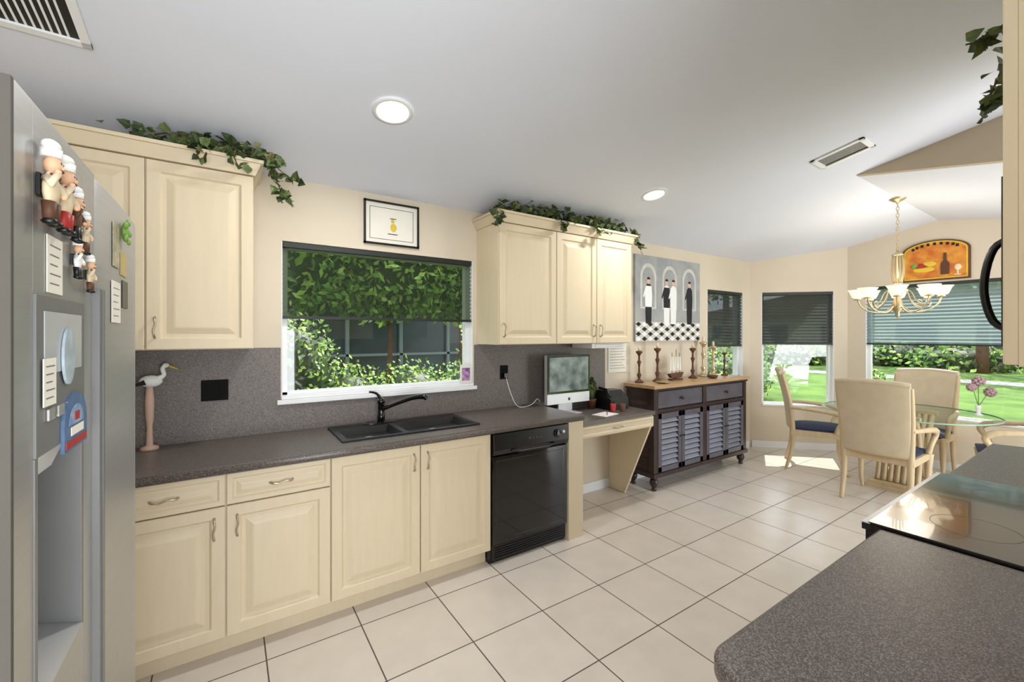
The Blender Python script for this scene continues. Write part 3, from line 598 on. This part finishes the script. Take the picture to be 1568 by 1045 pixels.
# ---------------------------------------------------------------- dining set
TX,TY=5.70,1.38
b=B(TR(TX,TY,0)); n=64
b.lathe([(.665,.738),(.675,.741),(.675,.747),(.665,.75)],(0,0,0),TEDGE,n,caps=False); b.lathe([(.665,.7495),(.002,.7495)],(0,0,0),TGLASS,n)
b.box(-.36,.36,-.22,.22,0,.035,CHW); b.box(-.33,.33,-.19,.19,.035,.06,CHW)
for sx in (-1,1):
    for k in range(7):
        yy=-.15+k*.05
        b.tube([(sx*.22,yy,.06),(sx*.15,yy,.30),(sx*.17,yy,.52),(sx*.30,yy,.715)],[.024,.022,.022,.026],CHW,8,sub=4)
    b.box(sx*.30-.035,sx*.30+.035,-.19,.19,.70,.7375,CHW)
b.box(-.14,.14,-.14,.14,.25,.29,CHW)
b.done('glass_dining_table')
def chair(x,y,rz):
    b=B(TR(x,y,0,rz))
    for q in (-1,1):
        b.tube([(-.29,q*.235,0),(-.235,q*.235,.22),(-.225,q*.235,.44),(-.25,q*.25,.75),(-.32,q*.26,1.07)],[.016,.023,.027,.023,.018],CHW,8,sub=4)
        b.tube([(.27,q*.245,0),(.232,q*.245,.12),(.235,q*.245,.28),(.25,q*.25,.44)],[.014,.018,.026,.034],CHW,8,sub=4)
        b.tube([(-.255,q*.255,.70),(-.12,q*.29,.70),(.08,q*.305,.685),(.20,q*.30,.66),(.235,q*.29,.61),(.19,q*.275,.53),(.17,q*.26,.45)],[.018,.02,.025,.030,.026,.020,.024],CHW,8,sub=4)
    b.box(-.24,.265,-.26,.26,.39,.452,CHW)
    b.box(-.21,.275,-.235,.235,.453,.475,NAVY)
    n=8; vs=[];fs=[]
    for i in range(n+1):
        for j in range(n+1):
            u,v=i/n,j/n; h=.475+.035*(1-(2*u-1)**4)*(1-(2*v-1)**4)
            vs.append((-.21+.485*u,-.235+.47*v,h))
    for i in range(n):
        for j in range(n): a=i*(n+1)+j; fs.append((a,a+1,a+n+2,a+n+1))
    b.add(vs,fs,NAVY,True)
    nu,nz=10,10
    def bp(u,t,o):
        z=.47+(1.09-.47+.02*(1-u*u))*t; zz=(z-.44)/.63
        xx=-.225-.03*zz-.075*zz*zz - .035*(1-u*u) + o
        return (xx,u*(.236+.024*t),z)
    for o,sgn in ((.022,1),(-.022,-1)):
        vs=[bp(-1+2*i/nu,j/nz,o) for i in range(nu+1) for j in range(nz+1)]
        b.add(vs,[(i*(nz+1)+j,i*(nz+1)+j+1,(i+1)*(nz+1)+j+1,(i+1)*(nz+1)+j) for i in range(nu) for j in range(nz)],UPH,True)
    edge=[(-1+2*i/nu,1) for i in range(nu+1)]
    b.add([p for (u,t) in edge for p in (bp(u,t,.022),bp(u,t,-.022))],[(2*i,2*i+1,2*i+3,2*i+2) for i in range(nu)],UPH)
    b.add([p for (u,t) in [(-1+2*i/nu,0) for i in range(nu+1)] for p in (bp(u,t,.022),bp(u,t,-.022))],[(2*i,2*i+1,2*i+3,2*i+2) for i in range(nu)],UPH)
    for u in (-1,1): b.add([p for t in range(nz+1) for p in (bp(u,t/nz,.022),bp(u,t/nz,-.022))],[(2*i,2*i+1,2*i+3,2*i+2) for i in range(nz)],UPH)
    b.tube([bp(-1+2*i/nu,1.0,0) for i in range(nu+1)],.026,UPH,10)
    b.tube([bp(-1+2*i/nu,0,0) for i in range(nu+1)],.022,CHW,8)
    b.done('dining_chair',.006)
chair(5.05,1.36,0); chair(5.62,2.13,-math.pi/2+.42); chair(6.33,1.42,math.pi); chair(5.82,.62,math.pi/2+.2)
b=B(TR(5.92,.90,.751)); b.lathe([(.03,0),(.035,.01),(.012,.03),(.02,.07),(.024,.10)],(0,0,0),WHT,14)
PINK=M('dusty_pink_petals',(176,146,150),.6,var=.2,scale=40)
for (dx,dy,dz,r) in ((0,0,.33,.06),(.03,-.07,.23,.055),(-.03,.04,.27,.045)):
    b.tube([(0,0,.09),(dx*.6,dy*.6,dz*.8),(dx,dy,dz)],.003,GRNP,6)
    for k in range(22):
        a=k*2.4; t=math.acos(1-2*(k+.5)/22); b.sph((dx+r*.6*math.sin(t)*math.cos(a),dy+r*.6*math.sin(t)*math.sin(a),dz+r*.6*math.cos(t)),(.017,.017,.017),PINK,6)
b.done('flower_arrangement')
b=B(TR(5.68,1.45,.751)); b.lathe([(.07,0),(.08,.01),(.12,.07),(.14,.10),(.135,.10),(.11,.065),(.06,.012)],(0,0,0),BRASS,24)
for k in range(5): b.sph((.06*math.cos(k*1.26),.06*math.sin(k*1.26),.10),.038,LEAFI[1] if k%2 else BROWN)
for k in range(5): b.tube([(0,0,.08),(.06*math.cos(k*1.3+.4),.06*math.sin(k*1.3+.4),.25),(.13*math.cos(k*1.3+.4),.13*math.sin(k*1.3+.4),.27)],[.014,.012,.004],BROWN,8,sub=3)
b.done('centerpiece_bowl')
CXc,CYc=5.30,RY; zc=zr
b=B(TR(CXc,CYc,0)); b.lathe([(.065,zc-.001),(.065,zc-.012),(.04,zc-.03),(.012,zc-.045),(.008,zc-.06)],(0,0,0),BRASS,24)
z=zc-.05; k=0
while z>2.31:
    a=k*math.pi/2; r=.011
    pts=[(r*math.cos(t)*math.cos(a),r*math.cos(t)*math.sin(a),z-.022+.02*math.sin(t)) for t in [2*math.pi*i/10 for i in range(11)]]
    b.tube(pts,.0028,BRASS,6); z-=.032; k+=1
b.lathe([(.01,2.32),(.02,2.30),(.045,2.285),(.045,2.275),(.012,2.27)],(0,0,0),BRASS,20)
for k in range(10):
    a=2*math.pi*k/10; c,s=math.cos(a),math.sin(a)
    b.tube([(.035*c,.035*s,2.28),(.045*c,.045*s,2.14),(.03*c,.03*s,2.0)],[.005,.006,.005],BRASS,6,sub=3)
b.lathe([(.012,2.27),(.012,1.99)],(0,0,0),BRASS,12)
b.lathe([(.03,2.01),(.045,1.995),(.02,1.97),(.014,1.90),(.03,1.85),(.045,1.80),(.035,1.75),(.015,1.73),(.02,1.71),(.012,1.69),(.002,1.68)],(0,0,0),BRASS,20)
NS=8
for k in range(NS):
    a=2*math.pi*(k+.3)/NS; c,s=math.cos(a),math.sin(a); R=.295
    b.tube([(.03*c,.03*s,1.80),(.10*c,.10*s,1.735),(.20*c,.20*s,1.745),(.27*c,.27*s,1.80),(R*c,R*s,1.87)],[.007,.007,.006,.006,.007],BRASS,8,sub=5)
    b.tube([(.02*c,.02*s,1.96),(.09*c,.09*s,1.93),(.13*c,.13*s,1.84),(.20*c,.20*s,1.78),(.23*c,.23*s,1.82),(.20*c,.20*s,1.84)],.0045,BRASS,6,sub=5)
    b.lathe([(.028,1.865),(.032,1.872),(.02,1.88)],(R*c,R*s,0),BRASS,14)
    b.lathe([(.02,1.88),(.045,1.892),(.055,1.915),(.066,1.945),(.080,1.965),(.077,1.965),(.062,1.945),(.05,1.915),(.04,1.897),(.004,1.89)],(R*c,R*s,0),SHADEG,20)
b.done('chandelier')
l=bpy.data.lights.new('chand','POINT'); l.energy=14; l.color=(1,.9,.76); l.shadow_soft_size=.25
o=bpy.data.objects.new('chandelier_lamp',l); bpy.context.collection.objects.link(o); o.location=(CXc,CYc,2.05)
# ---------------------------------------------------------------- outdoors
LAWN=M('lawn_grass',(76,108,38),.95,c2=(104,140,54),scale=1.2)
b=B(); b.add([(-40,3.16,-.14),(60,3.16,-.14),(60,60,-.14),(-40,60,-.14)],[(0,1,2,3)],LAWN); b.add([(6.96,-40,-.14),(60,-40,-.14),(60,3.16,-.14),(6.96,3.16,-.14)],[(0,1,2,3)],LAWN); b.done('lawn')
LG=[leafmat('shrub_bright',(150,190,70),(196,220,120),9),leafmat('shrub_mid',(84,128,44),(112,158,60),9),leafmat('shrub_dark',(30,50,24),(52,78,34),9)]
def shrub(name,c,r,n,s,w=(3,4,3),core=True,trunk=None):
    b=B()
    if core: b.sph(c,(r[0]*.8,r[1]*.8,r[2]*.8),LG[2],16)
    if trunk: b.tube([(c[0],c[1],-.14),(c[0]+.1,c[1],c[2]*.5),(c[0],c[1],c[2])],[trunk,trunk*.8,trunk*.6],BROWN,10,sub=3)
    for k in range(n):
        v=Vector((random.gauss(0,1),random.gauss(0,1),random.gauss(0,1))).normalized()*random.uniform(.72,1.08)
        p=Vector((c[0]+v.x*r[0],c[1]+v.y*r[1],c[2]+v.z*r[2])); 
        if p.z<-.1: continue
        d=Vector((random.gauss(0,1),random.gauss(0,1),random.gauss(0,1))).normalized(); e=d.orthogonal().normalized()*s*.35; d=d*s*random.uniform(.6,1.3)
        b.add([p,p+d*.5+e,p+d,p+d*.5-e],[(0,1,2,3)],LG[random.choices([0,1,2],w)[0]])
    return b.done(name)
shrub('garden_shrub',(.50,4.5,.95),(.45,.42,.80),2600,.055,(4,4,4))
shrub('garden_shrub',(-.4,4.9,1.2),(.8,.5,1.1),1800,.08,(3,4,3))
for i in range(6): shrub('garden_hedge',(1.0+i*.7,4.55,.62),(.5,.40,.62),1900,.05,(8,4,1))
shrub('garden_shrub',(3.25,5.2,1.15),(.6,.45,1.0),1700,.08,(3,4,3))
for (x,y,z,r) in ((-.9,7.0,2.75,1.4),(.7,7.3,2.95,1.5),(2.3,7.5,2.8,1.35),(3.9,7.9,2.9,1.4)): shrub('garden_tree',(x,y,z),(r,.8,r*.76),3000,.15,(9,4,1),core=True,trunk=.05)
shrub('garden_tree',(9.6,9.0,3.9),(2.0,1.4,1.8),2500,.2,(4,4,2),trunk=.15)
HD=M('screen_enclosure_dark',(60,70,84),.3,var=.25,scale=1); HP=M('enclosure_post',(130,140,150),.5,var=.05); HW=M('house_stucco',(206,198,180),.9,var=.04); RF=M('roof_tile',(130,104,88),.8,var=.15,scale=6)
b=B(); b.box(-6,12,10.6,14,-.14,2.3,HD)
for k in range(14): b.box(-5.5+k*1.3,-5.42+k*1.3,10.5,10.62,-.14,2.3,HP)
b.box(-6,12,10.5,10.62,1.0,1.06,HP); b.box(-6,12,10.5,10.62,2.25,2.4,HP); b.prism([(9.9,2.4),(14.5,2.4),(12.5,3.0)],'x',-6.5,12.5,RF); b.done('neighbour_house')
shrub('garden_hedge',(10.6,6.0,.40),(1.5,.8,.70),3500,.10,(3,5,3)); shrub('garden_hedge',(13.8,8.2,.5),(2.2,1,.8),2500,.14,(3,4,3)); shrub('garden_hedge',(8.6,5.0,.25),(.55,.5,.45),1600,.08,(4,4,2))
shrub('garden_shrub',(8.5,2.55,.45),(.35,.35,.55),1400,.07,(5,4,1))
for i in range(9): shrub('garden_hedge',(29+random.uniform(-2,2),-8+i*3.2,.3),(2.0,1.7,.8),900,.3,(3,4,3))
for i in range(5): shrub('garden_tree',(26+random.uniform(-3,3),-6+i*5,6.0),(3.2,2.6,2.4),1500,.4,(5,4,2),core=False,trunk=.22)
b=B(); b.box(38,44,-12,26,-.14,3.0,HW); b.prism([(-13,3.0),(27,3.0),(7,6.0)],'x',37,45,RF)
for k in range(8): b.box(37.9,38.05,-10+k*4.4,-8+k*4.4,.6,2.3,HD)
b.done('distant_house')
b=B(); b.box(21,22.5,-30,40,-.139,-.12,M('pavement',(190,186,178),.9,var=.03)); b.done('garden_path')
b=B(); b.box(-1.3,5.8,W+.15,W+.5,2.44,2.50,TRIM); b.done('added_eave_sun_block')  # unseen eave, added to keep direct sun out of the sink window
# ---------------------------------------------------------------- light, world, camera
s=bpy.data.lights.new('sun','SUN'); s.energy=6.5; s.angle=.01; s.color=(1,.95,.88)
so=bpy.data.objects.new('sun',s); bpy.context.collection.objects.link(so)
az,el=math.radians(27),math.radians(55); ds=Vector((math.cos(el)*math.cos(az),math.cos(el)*math.sin(az),math.sin(el)))
so.rotation_euler=(-ds).to_track_quat('-Z','Y').to_euler()
wd=bpy.data.worlds.new('world'); bpy.context.scene.world=wd; wd.use_nodes=True
bg=wd.node_tree.nodes['Background']; bg.inputs[0].default_value=(.85,.93,1,1); bg.inputs[1].default_value=2.3
def area(n,loc,tgt,sx,sy,e,c=(.96,.98,1)):
    l=bpy.data.lights.new(n,'AREA'); l.shape='RECTANGLE'; l.size=sx; l.size_y=sy; l.energy=e; l.color=c
    o=bpy.data.objects.new(n,l); bpy.context.collection.objects.link(o); o.location=loc
    o.rotation_euler=(Vector(tgt)-Vector(loc)).to_track_quat('-Z','Y').to_euler()
area('added_fill_light',(.1,-2.4,1.0),(1.2,1.0,3.0),2.4,1.4,118)  # added fill lamp behind the camera, aimed up to brighten the ceiling
area('added_fill_light_b',(4.9,-2.4,1.0),(5.0,.8,2.8),2.2,1.4,95)  # second added fill lamp, out of view, for the dining end
f=651.
c=bpy.data.cameras.new('camera'); c.sensor_width=36; c.lens=f/1568*36; c.shift_y=-9.5/1568; c.clip_start=.02; c.clip_end=200
o=bpy.data.objects.new('camera',c); bpy.context.collection.objects.link(o); o.location=(0,0,1.52)
o.rotation_euler=(math.pi/2,0,math.atan(976/f)-math.pi/2)
bpy.context.scene.camera=o
bpy.context.scene.view_settings.view_transform='Standard'
